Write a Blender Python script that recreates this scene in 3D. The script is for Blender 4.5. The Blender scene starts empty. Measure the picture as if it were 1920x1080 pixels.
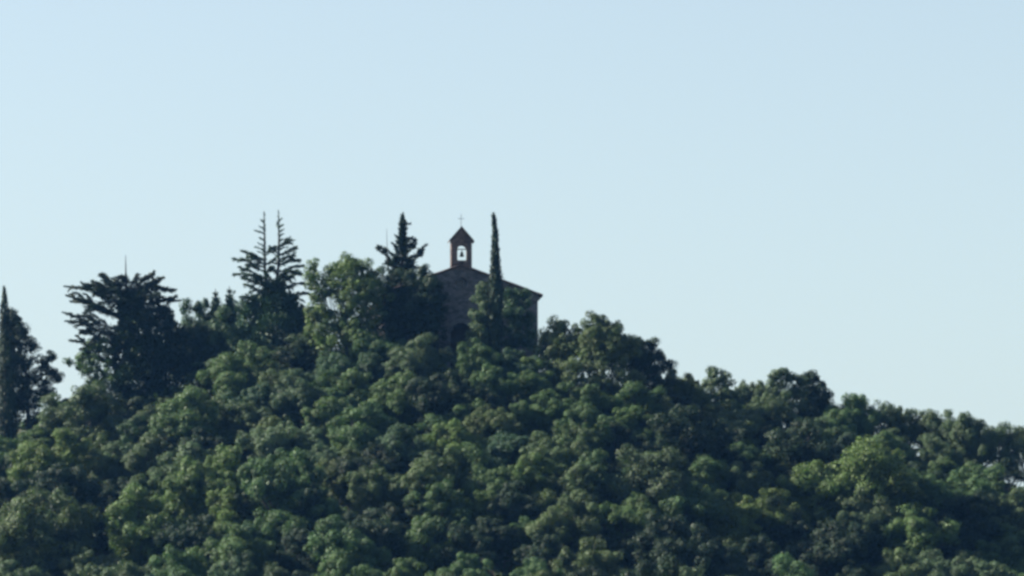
import bpy, bmesh, math, random
import numpy as np
from mathutils import Vector, Matrix

SC = bpy.context.scene
COL = SC.collection
R = math.radians

# ------------------------------------------------------------------ camera model
F = 6600.0                      # focal length in photograph pixels (1920 wide)
PITCH = R(6.0)
def ray(px, py):
    u = (px - 960.0) / F; v = (540.0 - py) / F
    d = Vector((u, math.cos(PITCH) - v * math.sin(PITCH), math.sin(PITCH) + v * math.cos(PITCH)))
    return d / d.y
def at(px, py, Y):
    return ray(px, py) * Y
def ppm(Y):                     # photograph pixels per metre at distance Y
    return F / Y

# ------------------------------------------------------------------ scene helpers
def tag(o, label=None, cat=None, group=None, kind=None):
    if label: o['label'] = label
    if cat: o['category'] = cat
    if group: o['group'] = group
    if kind: o['kind'] = kind
    return o
def empty(name, loc, rz=0.0):
    o = bpy.data.objects.new(name, None)
    o.empty_display_size = 0.3
    COL.objects.link(o); o.location = loc; o.rotation_euler = (0, 0, rz)
    return o
def link(name, me, mat=None, parent=None):
    o = bpy.data.objects.new(name, me)
    COL.objects.link(o)
    if mat is not None:
        if len(me.materials) == 0: me.materials.append(mat)
    if parent is not None: o.parent = parent
    return o
def bm_obj(name, bm, mat, parent=None, smooth=False):
    me = bpy.data.meshes.new(name)
    bmesh.ops.recalc_face_normals(bm, faces=bm.faces)
    bm.to_mesh(me); bm.free()
    if smooth:
        for p in me.polygons: p.use_smooth = True
    return link(name, me, mat, parent)
def raw_mesh(name, verts, faces_n, nside=4, smooth=False):
    """verts (n,3) array and faces (m,nside) int array -> mesh"""
    me = bpy.data.meshes.new(name)
    verts = np.asarray(verts, dtype=np.float32); faces_n = np.asarray(faces_n, dtype=np.int32)
    me.vertices.add(len(verts)); me.vertices.foreach_set('co', verts.ravel())
    me.loops.add(faces_n.size); me.loops.foreach_set('vertex_index', faces_n.ravel())
    me.polygons.add(len(faces_n))
    me.polygons.foreach_set('loop_start', np.arange(0, faces_n.size, nside, dtype=np.int32))
    if smooth:
        me.polygons.foreach_set('use_smooth', np.ones(len(faces_n), dtype=bool))
    me.update(calc_edges=True); me.validate()
    return me

# ------------------------------------------------------------------ materials
def new_mat(name):
    m = bpy.data.materials.new(name); m.use_nodes = True
    nt = m.node_tree; nt.nodes.clear()
    return m, nt, nt.nodes, nt.links

def leaf_material(name, transl=0.20, var=0.40, nscale=1.1, gloss=0.10):
    m, nt, N, L = new_mat(name)
    out = N.new('ShaderNodeOutputMaterial')
    info = N.new('ShaderNodeObjectInfo')
    tc = N.new('ShaderNodeTexCoord')
    noi = N.new('ShaderNodeTexNoise'); noi.inputs['Scale'].default_value = nscale; noi.inputs['Detail'].default_value = 3
    L.new(tc.outputs['Object'], noi.inputs['Vector'])
    noi2 = N.new('ShaderNodeTexNoise'); noi2.inputs['Scale'].default_value = 9.0; noi2.inputs['Detail'].default_value = 1
    L.new(tc.outputs['Object'], noi2.inputs['Vector'])
    add = N.new('ShaderNodeMath'); add.operation = 'ADD'
    mul = N.new('ShaderNodeMath'); mul.operation = 'MULTIPLY'; mul.inputs[1].default_value = 0.55
    L.new(noi2.outputs['Fac'], mul.inputs[0]); L.new(noi.outputs['Fac'], add.inputs[0]); L.new(mul.outputs[0], add.inputs[1])
    mr = N.new('ShaderNodeMapRange'); mr.inputs['From Min'].default_value = 0.5; mr.inputs['From Max'].default_value = 1.05
    mr.inputs['To Min'].default_value = 1.0 - var; mr.inputs['To Max'].default_value = 1.0 + var
    L.new(add.outputs[0], mr.inputs['Value'])
    hsv = N.new('ShaderNodeHueSaturation'); L.new(info.outputs['Color'], hsv.inputs['Color'])
    L.new(mr.outputs[0], hsv.inputs['Value'])
    hm = N.new('ShaderNodeMapRange'); hm.inputs['From Min'].default_value = 0.3; hm.inputs['From Max'].default_value = 0.7
    hm.inputs['To Min'].default_value = 0.492; hm.inputs['To Max'].default_value = 0.510
    L.new(noi.outputs['Fac'], hm.inputs['Value']); L.new(hm.outputs[0], hsv.inputs['Hue'])
    p = N.new('ShaderNodeBsdfPrincipled'); p.inputs['Roughness'].default_value = 0.55
    p.inputs['Specular IOR Level'].default_value = gloss
    L.new(hsv.outputs[0], p.inputs['Base Color'])
    tr = N.new('ShaderNodeBsdfTranslucent')
    br = N.new('ShaderNodeMix'); br.data_type = 'RGBA'; br.blend_type = 'MULTIPLY'; br.inputs[0].default_value = 1.0
    L.new(hsv.outputs[0], br.inputs[6]); br.inputs[7].default_value = (1.1, 1.3, 0.7, 1)
    L.new(br.outputs[2], tr.inputs['Color'])
    mx = N.new('ShaderNodeMixShader'); mx.inputs[0].default_value = transl
    L.new(p.outputs[0], mx.inputs[1]); L.new(tr.outputs[0], mx.inputs[2]); L.new(mx.outputs[0], out.inputs[0])
    return m

def simple_noise_mat(name, c1, c2, scale=4.0, rough=0.9, bump=0.0, detail=6, bump_scale=None, spec=0.2, metal=0.0, coord='Object'):
    m, nt, N, L = new_mat(name)
    out = N.new('ShaderNodeOutputMaterial'); p = N.new('ShaderNodeBsdfPrincipled')
    tc = N.new('ShaderNodeTexCoord'); noi = N.new('ShaderNodeTexNoise')
    noi.inputs['Scale'].default_value = scale; noi.inputs['Detail'].default_value = detail
    L.new(tc.outputs[coord], noi.inputs['Vector'])
    cr = N.new('ShaderNodeValToRGB'); cr.color_ramp.elements[0].position = 0.32; cr.color_ramp.elements[1].position = 0.68
    cr.color_ramp.elements[0].color = (*c1, 1); cr.color_ramp.elements[1].color = (*c2, 1)
    L.new(noi.outputs['Fac'], cr.inputs[0]); L.new(cr.outputs[0], p.inputs['Base Color'])
    p.inputs['Roughness'].default_value = rough; p.inputs['Specular IOR Level'].default_value = spec
    p.inputs['Metallic'].default_value = metal
    if bump:
        b = N.new('ShaderNodeBump'); b.inputs['Strength'].default_value = bump; b.inputs['Distance'].default_value = 0.05
        n2 = N.new('ShaderNodeTexNoise'); n2.inputs['Scale'].default_value = bump_scale or scale * 3; n2.inputs['Detail'].default_value = 8
        L.new(tc.outputs[coord], n2.inputs['Vector']); L.new(n2.outputs['Fac'], b.inputs['Height']); L.new(b.outputs[0], p.inputs['Normal'])
    L.new(p.outputs[0], out.inputs[0])
    return m

def stone_mat(name, base, dark, scale=3.2):
    m, nt, N, L = new_mat(name)
    out = N.new('ShaderNodeOutputMaterial'); p = N.new('ShaderNodeBsdfPrincipled')
    tc = N.new('ShaderNodeTexCoord'); mp = N.new('ShaderNodeMapping'); mp.inputs['Scale'].default_value = (1.0, 1.0, 1.9)
    L.new(tc.outputs['Object'], mp.inputs['Vector'])
    v = N.new('ShaderNodeTexVoronoi'); v.inputs['Scale'].default_value = scale; L.new(mp.outputs[0], v.inputs['Vector'])
    ve = N.new('ShaderNodeTexVoronoi'); ve.feature = 'DISTANCE_TO_EDGE'; ve.inputs['Scale'].default_value = scale; L.new(mp.outputs[0], ve.inputs['Vector'])
    noi = N.new('ShaderNodeTexNoise'); noi.inputs['Scale'].default_value = 0.9; noi.inputs['Detail'].default_value = 7; L.new(tc.outputs['Object'], noi.inputs['Vector'])
    sep = N.new('ShaderNodeSeparateColor'); L.new(v.outputs['Color'], sep.inputs[0])
    a = N.new('ShaderNodeMath'); a.operation = 'MULTIPLY_ADD'; a.inputs[1].default_value = 0.5
    L.new(sep.outputs[0], a.inputs[0]); L.new(noi.outputs['Fac'], a.inputs[2])
    cr = N.new('ShaderNodeValToRGB'); cr.color_ramp.elements[0].position = 0.35; cr.color_ramp.elements[1].position = 0.95
    cr.color_ramp.elements[0].color = (*dark, 1); cr.color_ramp.elements[1].color = (*base, 1)
    L.new(a.outputs[0], cr.inputs[0])
    mort = N.new('ShaderNodeMapRange'); mort.inputs['From Max'].default_value = 0.06; mort.inputs['To Min'].default_value = 0.6
    L.new(ve.outputs['Distance'], mort.inputs['Value'])
    mm = N.new('ShaderNodeMix'); mm.data_type = 'RGBA'; mm.blend_type = 'MULTIPLY'; mm.inputs[0].default_value = 1
    L.new(cr.outputs[0], mm.inputs[6]); L.new(mort.outputs[0], mm.inputs[7])
    L.new(mm.outputs[2], p.inputs['Base Color']); p.inputs['Roughness'].default_value = 0.92; p.inputs['Specular IOR Level'].default_value = 0.15
    b = N.new('ShaderNodeBump'); b.inputs['Strength'].default_value = 0.8; b.inputs['Distance'].default_value = 0.04
    mn = N.new('ShaderNodeMath'); mn.operation = 'MINIMUM'; mn.inputs[1].default_value = 0.1; L.new(ve.outputs['Distance'], mn.inputs[0])
    ad = N.new('ShaderNodeMath'); ad.operation = 'MULTIPLY_ADD'; ad.inputs[1].default_value = 6.0
    L.new(mn.outputs[0], ad.inputs[0]); L.new(noi.outputs['Fac'], ad.inputs[2]); L.new(ad.outputs[0], b.inputs['Height'])
    L.new(b.outputs[0], p.inputs['Normal']); L.new(p.outputs[0], out.inputs[0])
    return m

M_LEAF = leaf_material('leaf')
M_NEEDLE = leaf_material('needle', transl=0.08, var=0.35, nscale=0.9, gloss=0.1)
M_BARK = simple_noise_mat('bark', (0.03, 0.028, 0.026), (0.068, 0.063, 0.058), scale=6, bump=0.6)
M_GREYBARK = simple_noise_mat('weathered_bark', (0.13, 0.12, 0.11), (0.24, 0.225, 0.21), scale=6, bump=0.5)
M_STONE = stone_mat('rubble_stone', (0.135, 0.128, 0.128), (0.042, 0.041, 0.043))
M_DRESSED = stone_mat('dressed_stone', (0.13, 0.13, 0.132), (0.06, 0.06, 0.064), scale=1.6)
M_BELLSTONE = stone_mat('bell_gable_stone', (0.165, 0.115, 0.095), (0.055, 0.042, 0.040), scale=4.0)
M_TILE = simple_noise_mat('old_roof_tile', (0.06, 0.048, 0.044), (0.13, 0.085, 0.068), scale=3.0, bump=0.4, bump_scale=16)
M_WOOD = simple_noise_mat('door_wood', (0.018, 0.014, 0.012), (0.035, 0.027, 0.02), scale=9)
M_GLASS = simple_noise_mat('dark_glass', (0.006, 0.007, 0.010), (0.012, 0.014, 0.018), rough=0.25, spec=0.4)
M_BRONZE = simple_noise_mat('bronze', (0.05, 0.045, 0.03), (0.09, 0.08, 0.05), rough=0.5, metal=0.7)
M_IRON = simple_noise_mat('wrought_iron', (0.05, 0.05, 0.05), (0.08, 0.075, 0.07), rough=0.6, metal=0.5)
M_GROUND = simple_noise_mat('hill_soil', (0.028, 0.032, 0.016), (0.06, 0.055, 0.035), scale=0.35, bump=0.5, bump_scale=2.0, detail=9)

# ------------------------------------------------------------------ terrain
RIDGE_Y = 217.0
RIDGE = [(-6000, 1080), (-1500, 1010), (-500, 880), (-150, 830), (0, 805), (130, 775), (250, 742), (400, 712), (560, 694), (700, 680), (860, 672), (1010, 684),
         (1150, 724), (1260, 770), (1400, 802), (1600, 848), (1780, 884), (1920, 928), (2200, 1000), (3000, 1090), (6000, 1150)]
RX = np.array([at(px, py, RIDGE_Y).x for px, py in RIDGE]); RZ = np.array([at(px, py, RIDGE_Y).z for px, py in RIDGE])
SLOPE = math.tan(R(25.0)); BASE_Z = -1.75
def ground(X, Y):
    X = np.asarray(X, dtype=float); Y = np.asarray(Y, dtype=float)
    zr = np.zeros(np.broadcast(X, Y).shape)
    for dx in (-4, -2, 0, 2, 4): zr = zr + np.interp(X + dx, RX, RZ) / 5
    front = RIDGE_Y - 3 - Y; back = Y - (RIDGE_Y + 9)
    sp = lambda t, k: np.where(t / k > 30, t, k * np.log1p(np.exp(np.clip(t / k, -40, 30))))
    z = zr - SLOPE * sp(front, 2.5) - 0.32 * sp(back, 4.0)
    z = z + 0.25 * np.sin(X * 0.43 + 1.3) * np.cos(Y * 0.37) + 0.15 * np.sin(X * 0.91 + Y * 0.77)
    k = 2.0
    return BASE_Z + k * np.log1p(np.exp(np.clip((z - BASE_Z) / k, -40, 40))) * np.where((z - BASE_Z) / k > 40, (z - BASE_Z) / (40 * k), 1.0)
def gz(x, y): return float(ground(x, y))

def build_ground():
    xs = np.concatenate([np.linspace(-1500, -130, 24), np.linspace(-120, 120, 161), np.linspace(130, 1500, 24)])
    ys = np.concatenate([np.linspace(-400, 120, 14), np.linspace(125, 300, 117), np.linspace(310, 1800, 20)])
    gx, gy = np.meshgrid(xs, ys); z = ground(gx, gy)
    v = np.stack([gx, gy, z], -1).reshape(-1, 3)
    nx, ny = len(xs), len(ys)
    i = np.arange(ny - 1)[:, None] * nx + np.arange(nx - 1)[None]
    f = np.stack([i, i + 1, i + nx + 1, i + nx], -1).reshape(-1, 4)
    o = link('hill', raw_mesh('hill', v, f, smooth=True), M_GROUND)
    tag(o, kind='structure')
build_ground()

# ------------------------------------------------------------------ foliage
def unit(a): return a / np.maximum(np.linalg.norm(a, axis=-1, keepdims=True), 1e-9)
def leaf_quads(P, Nrm, Ls, Ws, rng, D=None):
    """diamond leaves: centres P, face normals Nrm, lengths Ls, widths Ws; D = preferred long axis"""
    n = len(P)
    if D is None: D = rng.normal(size=(n, 3))
    T = unit(D - Nrm * np.sum(D * Nrm, -1, keepdims=True))
    B = np.cross(Nrm, T)
    Ls = np.broadcast_to(Ls, n)[:, None]; Ws = np.broadcast_to(Ws, n)[:, None]
    v = np.stack([P - T * Ls * .5, P + B * Ws * .5 - T * Ls * .05, P + T * Ls * .5, P - B * Ws * .5 - T * Ls * .05], 1).reshape(-1, 3)
    return v
def quads_to_mesh(name, chunks):
    v = np.concatenate(chunks); f = np.arange(len(v), dtype=np.int32).reshape(-1, 4)
    return raw_mesh(name, v, f)
def puff(c, r, n, rng, L=.15, W=.105, squash=.85, up=.25, spread=.28):
    """leaves on the rough outer shell of one clump"""
    d = unit(rng.normal(size=(n, 3)) + np.array([0, 0, up]))
    rad = r * (1.0 - 0.35 * rng.random(n) ** 1.6) * (1 + .10 * rng.normal(size=n))
    P = np.array(c) + d * rad[:, None] * np.array([1, 1, squash])
    nr = unit(d + spread * rng.normal(size=(n, 3)) + np.array([0, 0, .15]))
    s = .7 + .7 * rng.random(n)
    return leaf_quads(P, nr, L * s, W * s, rng)
def inner(c, r, n, rng, L=.34, squash=.85):
    d = unit(rng.normal(size=(n, 3)))
    P = np.array(c) + d * (r * .72 * rng.random(n) ** .4)[:, None] * np.array([1, 1, squash])
    return leaf_quads(P, unit(rng.normal(size=(n, 3))), L, L * .8, rng)
def lobes_to_chunks(lobes, rng, dens=1.0, L=.15, puff_r=(.28, .58), fill=True):
    """lobes [(x,y,z,r)] -> leaf chunks; every lobe carries smaller clumps on its skin"""
    ch = []
    for (x, y, z, r) in lobes:
        c = np.array([x, y, z])
        if fill: ch.append(inner(c, r, int(70 * r * r + 10), rng, L=.30))
        k = max(6, int(12 * r * r + 5))
        dirs = unit(rng.normal(size=(k, 3)) + np.array([0, 0, .30]))
        for d in dirs:
            pr = rng.uniform(*puff_r) * min(1.0, .55 + r * .5)
            q = c + d * r * rng.uniform(.55, 1.3) * np.array([1, 1, .9])
            ch.append(puff(q, pr, int(dens * 520 * pr * pr * (0.15 / L) ** 2), rng, L=L, W=L * .68))
    return ch

def tube(pts, radii, sides=6):
    """tapered tube through pts -> (verts, quad faces) arrays, with a pointed end ring"""
    pts = [Vector(p) for p in pts]; V = []; Fc = []
    for i, p in enumerate(pts):
        t = (pts[min(i + 1, len(pts) - 1)] - pts[max(i - 1, 0)]).normalized()
        a = t.cross(Vector((0.31, 0.95, 0.07))).normalized(); b = t.cross(a)
        for s in range(sides):
            w = 2 * math.pi * s / sides
            V.append(p + (a * math.cos(w) + b * math.sin(w)) * radii[i])
    for i in range(len(pts) - 1):
        for s in range(sides):
            s2 = (s + 1) % sides
            Fc.append((i * sides + s, i * sides + s2, (i + 1) * sides + s2, (i + 1) * sides + s))
    return np.array([tuple(v) for v in V]), np.array(Fc)
def tubes_mesh(name, tubes):
    V = []; Fc = []; n = 0
    for v, f in tubes:
        V.append(v); Fc.append(f + n); n += len(v)
    return raw_mesh(name, np.concatenate(V), np.concatenate(Fc), smooth=True)
def limb(a, b, r0, r1, rng, sag=.12, k=5):
    a = np.array(a, float); b = np.array(b, float); pts = []
    w = rng.normal(size=3) * np.linalg.norm(b - a) * .06
    for i in range(k):
        t = i / (k - 1)
        p = a + (b - a) * t + w * math.sin(math.pi * t) + np.array([0, 0, -sag * np.linalg.norm(b - a) * math.sin(math.pi * t) * .5])
        pts.append(tuple(p))
    return tube(pts, [r0 + (r1 - r0) * i / (k - 1) for i in range(k)])

# canonical broadleaf kinds: crown radius about 2.2 m, tree height about 4.2 m
def broadleaf_kind(seed, airy=False, tall=1.0):
    rng = np.random.default_rng(seed)
    lobes = []
    if airy:
        for i in range(13):
            a = 2.39996 * i + rng.uniform(-.4, .4); el = math.asin(min(1, max(-.25, 1.05 - 1.25 * (i + .5) / 13))); rr = rng.uniform(1.2, 1.65)
            lobes.append((rr * math.cos(el) * math.cos(a), rr * math.cos(el) * math.sin(a), 2.35 + .92 * tall * rr * math.sin(el) + rng.uniform(-.4, .45), rng.uniform(.38, .68)))
    else:                                  # several leaders, each with its own uneven head
        heads = [(0, 0, rng.uniform(2.6, 3.3), rng.uniform(.8, 1.05))]
        nh = int(rng.integers(4, 7)); a0 = rng.uniform(0, 6.28)
        for i in range(nh):
            a = a0 + 6.283 * i / nh + rng.uniform(-.35, .35); d = rng.uniform(.95, 1.5)
            heads.append((d * math.cos(a), d * math.sin(a), rng.uniform(1.45, 2.85), rng.uniform(.6, 1.0)))
        for (hx, hy, hz, hr) in heads:
            lobes.append((hx, hy, hz - .1, hr * .62))
            for i in range(6):
                d = unit(rng.normal(size=3) + np.array([0, 0, .35])); q = hr * rng.uniform(.6, 1.05)
                lobes.append((hx + d[0] * q, hy + d[1] * q, hz * (.85 + .15 * tall) + d[2] * q * .9, rng.uniform(.22, .56)))
    for i in range(5):          # shoots that break the outline
        a = rng.uniform(0, 6.28); el = rng.uniform(.05, 1.4); rr = rng.uniform(1.7, 2.25)
        lobes.append((rr * math.cos(el) * math.cos(a), rr * math.cos(el) * math.sin(a), 2.2 + .95 * tall * rr * math.sin(el), rng.uniform(.22, .42)))
    if not airy: lobes += [(0, 0, 1.6, .95), (rng.uniform(-.5, .5), rng.uniform(-.5, .5), 1.0, .9)]
    crown = quads_to_mesh('crown', lobes_to_chunks(lobes, rng, dens=.85 if not airy else .8, L=.095, fill=not airy))
    tb = [tube([(0, 0, -.5), (.04, .02, .5), (.1, -.05, 1.2), (.05, .05, 1.9)], [.2, .16, .13, .1])]
    for l in lobes[:9 if not airy else 12]: tb.append(limb((.08, -.03, rng.uniform(.9, 1.7)), l[:3], .085, .025, rng))
    trunk = tubes_mesh('trunk', tb)
    return crown, trunk
CH_Y = 215.0
cp0 = at(865, 672, CH_Y)
KINDS = [broadleaf_kind(100 + i, tall=[1, .85, 1.2, 1.0, .9, 1.1, 1.3, 1.0, .8, 1.1][i % 10]) for i in range(16)]
AIRY = [broadleaf_kind(300 + i, airy=True, tall=[1.2, 1.0, 1.1][i]) for i in range(3)]

TONE = {  # leaf base colours, the darkest with shade put in
    'g': ((0.049, 0.081, 0.032), 'green'),
    'y': ((0.063, 0.095, 0.031), 'brighter green'),
    'o': ((0.058, 0.080, 0.034), 'olive green'),
    's': ((0.054, 0.079, 0.041), 'greyish green'),
    'b': ((0.035, 0.062, 0.034), 'bluish green'),
    'd': ((0.018, 0.031, 0.017), 'shade-dark green'),  # dark conifer foliage; on slope crowns, canopy shade painted into the leaf colour
}
prng = random.Random(7)
def solve_Y(px, py, H):
    """distance at which a tree of height H standing on the hill has its top on this line of sight"""
    d = ray(px, py); best = None
    Y = 150.0
    while Y < 230:
        diff = d.z * Y - gz(d.x * Y, Y) - H
        if diff <= 0: return Y
        if best is None or diff < best[0]: best = (diff, Y)
        Y += 0.25
    return None
TREES = []; GROW = 1.14
def plant_tree(px, py, wpx, tone, kind=None, Y=None, airy=False, aspect=1.0):
    wpx0 = wpx; wpx = wpx * GROW
    W = wpx / ppm(Y or 200.0)
    H = 0.95 * W * aspect
    if Y is None:
        y = solve_Y(px, py, H)
        if y is None: y = RIDGE_Y - 1.0
    else: y = Y
    W = wpx / ppm(y); p = at(px, py, y); g = gz(p.x, y); H = p.z - g
    root = empty('broadleaf_tree', (p.x, y, g - .05), prng.uniform(0, 6.283))
    c, t = (AIRY if airy else KINDS)[kind if kind is not None else prng.randrange(3 if airy else 16)]
    ztop = max(v.co.z for v in c.vertices) if c.name not in ZT else ZT[c.name]
    ZT[c.name] = ztop
    sx = W / 4.5 ; sz = H / (ztop - .18)
    root.rotation_euler.x = prng.uniform(-.14, .14); root.rotation_euler.y = prng.uniform(-.14, .14)
    for nm, me, mt in (('crown', c, M_LEAF), ('trunk', t, M_BARK)):
        o = link(nm, me, mt, root)
        o.scale = (sx, sx * prng.uniform(.92, 1.08), sz)
        if nm == 'crown':
            col = TONE[tone][0]; j = prng.uniform(.88, 1.12); k = prng.uniform(-.06, .06)
            o.color = (col[0] * j * (1 + k), col[1] * j, col[2] * j * (1 - k), 1)
    TREES.append(dict(o=root, px=px, py=py, w=wpx0, tone=tone, y=y, h=H))
    return root
ZT = {}

# crown tops read off the photograph: x, y, width, tone (d = shade painted into the leaves)
SLOPE_TREES = """
165 716 150 s|100 806 150 y|285 760 80 s|365 728 150 g|445 642 130 g|455 748 95 s|275 812 105 s|330 790 100 d|215 826 90 s
580 620 95 s|545 650 75 s|500 648 85 g|700 610 105 g|785 627 125 s|805 662 70 s|905 632 100 g|560 694 105 s|612 694 90 g|670 688 110 g
745 698 115 g|815 692 130 d|680 752 120 g|880 748 85 g|510 788 110 s|592 788 75 s|640 800 70 y|770 793 110 b|850 786 115 y|922 760 95 o|962 652 90 b
1005 668 85 y|1100 712 100 g|1148 718 65 g|1190 712 115 g|1030 732 95 g|1090 758 110 g|1185 762 100 y|1280 760 150 d|1150 790 90 d
1040 796 120 o|972 750 75 g|1240 828 160 s|1350 798 90 d|1412 760 85 s
1570 768 95 g|1500 786 150 d|1622 820 185 y|1530 864 140 y|1742 876 125 g|1812 866 140 g|1460 834 80 s
80 918 185 o|255 912 150 y|292 888 90 g|368 856 140 y|432 832 130 y|420 912 110 y|442 982 125 g|355 1022 75 y|180 1048 110 s|45 1048 110 s|252 1054 90 s|312 1044 75 s|120 868 150 d|452 1036 110 s
520 838 165 g|642 842 95 o|698 872 105 o|750 850 65 g|780 870 110 o|832 838 115 o|832 900 115 g|660 968 135 g|612 934 90 g|525 956 105 g|704 966 85 s|800 968 115 g|872 976 110 d|650 1032 120 g|705 1034 75 s|756 1044 100 g|568 1044 60 s|508 1054 95 s|880 1034 90 g|912 920 80 y|932 868 95 g
1000 848 110 y|1112 844 115 g|1086 868 100 o|1182 874 95 g|1170 922 110 y|1070 918 115 o|1022 952 95 o|970 968 70 g|1092 1008 115 o|995 1044 85 g|1292 902 130 g|1322 886 85 g|1362 922 115 y|1432 916 115 y|1250 958 160 d|1252 1046 185 d|1400 866 105 s|1150 1062 70 s|1332 1006 140 d|1424 1000 115 d
1642 912 125 s|1555 978 135 d|1530 1006 75 s|1482 1042 155 g|1722 944 125 y|1822 918 125 d|1682 1028 115 o|1772 1028 105 s|1882 916 125 s|1902 978 105 g|1842 1014 85 g|1852 1050 105 s|1612 1048 70 s
30 850 110 d|20 985 110 d|110 990 120 d|560 900 110 d|480 910 90 d|345 960 110 d|560 990 110 d|740 930 90 d|960 900 90 d|1010 1000 100 d|1200 990 110 d|1460 930 110 d|1600 960 110 d|1780 960 110 d
620 745 100 g|860 700 90 s|1130 760 80 g|1235 740 95 o|1450 770 90 d|1660 860 100 d|700 830 110 d|890 830 100 g|1330 850 100 g|1400 820 90 g|960 800 95 b|240 735 90 d|380 800 110 d
"""
for row in SLOPE_TREES.replace('\n', '|').split('|'):
    if row.strip():
        a = row.split(); plant_tree(float(a[0]), float(a[1]), float(a[2]), a[3])
# trees standing along the ridge line, at a chosen distance
for px, py, w, tone, Y, airy in [
    (1292, 706, 76, 'o', 215, 0), (1425, 713, 66, 's', 217, 0), (1605, 740, 66, 's', 217, 0), (1672, 759, 66, 's', 217, 0), (1735, 768, 70, 's', 217, 1), (1790, 774, 70, 's', 217, 0),
    (1300, 722, 80, 'o', 214, 0), (1385, 714, 68, 's', 217, 0), (1415, 722, 60, 's', 215, 0),
    (1525, 722, 78, 'd', 217, 0), (1552, 737, 56, 'd', 217, 0), (1590, 738, 86, 'g', 215, 0), (1255, 692, 85, 'o', 214, 0),
    (1640, 751, 88, 's', 216, 1), (1705, 766, 92, 's', 217, 1), (1762, 768, 78, 's', 216, 1), (1818, 775, 105, 's', 215, 0), (1880, 793, 96, 's', 216, 1), (1922, 800, 80, 's', 217, 1),
    (1890, 860, 95, 'd', 213, 1), (1680, 800, 90, 's', 213, 0), (1440, 735, 90, 's', 213, 0), (1760, 810, 90, 's', 212, 0),
    (388, 558, 80, 'b', 219, 0), (348, 562, 90, 'b', 218, 0), (430, 575, 95, 'b', 217, 0), (445, 556, 80, 'b', 221, 0), (375, 600, 110, 'd', 216, 0)]:
    plant_tree(px, py, w, tone, Y=Y, airy=bool(airy))

# ------------------------------------------------------------------ trees with an outline of their own
def lobe_tree(name, base_px, base_Y, lobes, tone, label, cat='tree', group=None, dens=1.0, L=.10, puff_r=(.26, .46), limbs=8, bark=None, fill=True, seed=1, mat=None, tr=.16):
    """lobes: (px, py, radius_px, depth offset in m)"""
    rng = np.random.default_rng(seed)
    bx = at(base_px, 700, base_Y).x; g = gz(bx, base_Y)
    root = empty(name, (bx, base_Y, g - .05))
    o0 = np.array([bx, base_Y, g - .05]); LB = []
    for (px, py, rp, dy) in lobes:
        p = at(px, py, base_Y + dy)
        LB.append((*(np.array(p) - o0), rp / ppm(base_Y + dy)))
    cr = link('crown', quads_to_mesh('crown', lobes_to_chunks(LB, rng, dens=dens, L=L, puff_r=puff_r, fill=fill)), mat or M_LEAF, root)
    cr.color = (*TONE[tone][0], 1)
    top = max(l[2] for l in LB); cx = np.mean([l[0] for l in LB]); cy = np.mean([l[1] for l in LB])
    tb = [tube([(0, 0, -.4), (cx * .2, cy * .2, top * .2), (cx * .6, cy * .6, top * .45), (cx, cy, top * .62)], [tr, tr * .85, tr * .7, tr * .5])]
    idx = list(range(len(LB))); rng.shuffle(idx)
    for i in idx[:limbs]:
        f = rng.uniform(.3, .6); tb.append(limb((cx * f, cy * f, top * (f * .75 + .1)), LB[i][:3], tr * .45, tr * .12, rng))
    link('trunk', tubes_mesh('trunk', tb), bark or M_BARK, root)
    tag(root, label, cat, group)
    return root

lobe_tree('broadleaf_tree', 655, 212.4, [
    (586, 503, 12, .4), (588, 522, 16, .2), (586, 540, 15, 0), (594, 560, 13, -.2), (603, 578, 12, -.3), (612, 530, 15, .3), (610, 552, 12, .2),
    (628, 512, 17, .3), (643, 497, 18, .2), (660, 497, 20, .3), (652, 515, 22, -.5), (676, 508, 21, .2), (690, 522, 22, 0), (668, 532, 24, -.6), (648, 538, 17, -.2),
    (692, 545, 24, -.4), (672, 558, 24, -.7), (704, 560, 24, -.1), (655, 570, 17, -.4), (648, 590, 17, -.6), (672, 590, 24, -.6), (700, 592, 24, -.3),
    (590, 585, 16, .1), (585, 600, 18, 0), (600, 612, 20, -.2), (632, 618, 17, -.4), (655, 612, 22, -.6), (685, 615, 24, -.5), (617, 548, 13, .1), (620, 592, 11, 0), (640, 560, 14, -.2), (628, 530, 12, 0), (606, 596, 11, -.2), (600, 640, 27, -.6), (635, 645, 29, -.8), (670, 640, 29, -.8)],
    'y', 'paler bright green leafy tree with small gaps of sky, between twin-topped and pointed conifers', limbs=16, seed=11, tr=.14)

lobe_tree('broadleaf_tree', 765, 213.0, [
    (735, 520, 22, .6), (760, 528, 24, .3), (785, 530, 24, 0), (805, 540, 22, -.3), (795, 512, 8, 0), (795, 503, 5, 0), (722, 545, 26, .6), (755, 560, 32, 0), (790, 565, 32, -.4), (815, 565, 20, -.5),
    (735, 590, 32, 0), (770, 600, 36, -.4), (805, 600, 28, -.6), (822, 590, 16, -.6), (745, 620, 30, 0), (785, 630, 30, -.4), (812, 628, 22, -.4), (715, 575, 22, .5), (712, 610, 22, .4)],
    'd', 'big very dark shaded tree hiding the left half of the chapel front', seed=12, mat=M_LEAF, dens=1.1)

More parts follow.
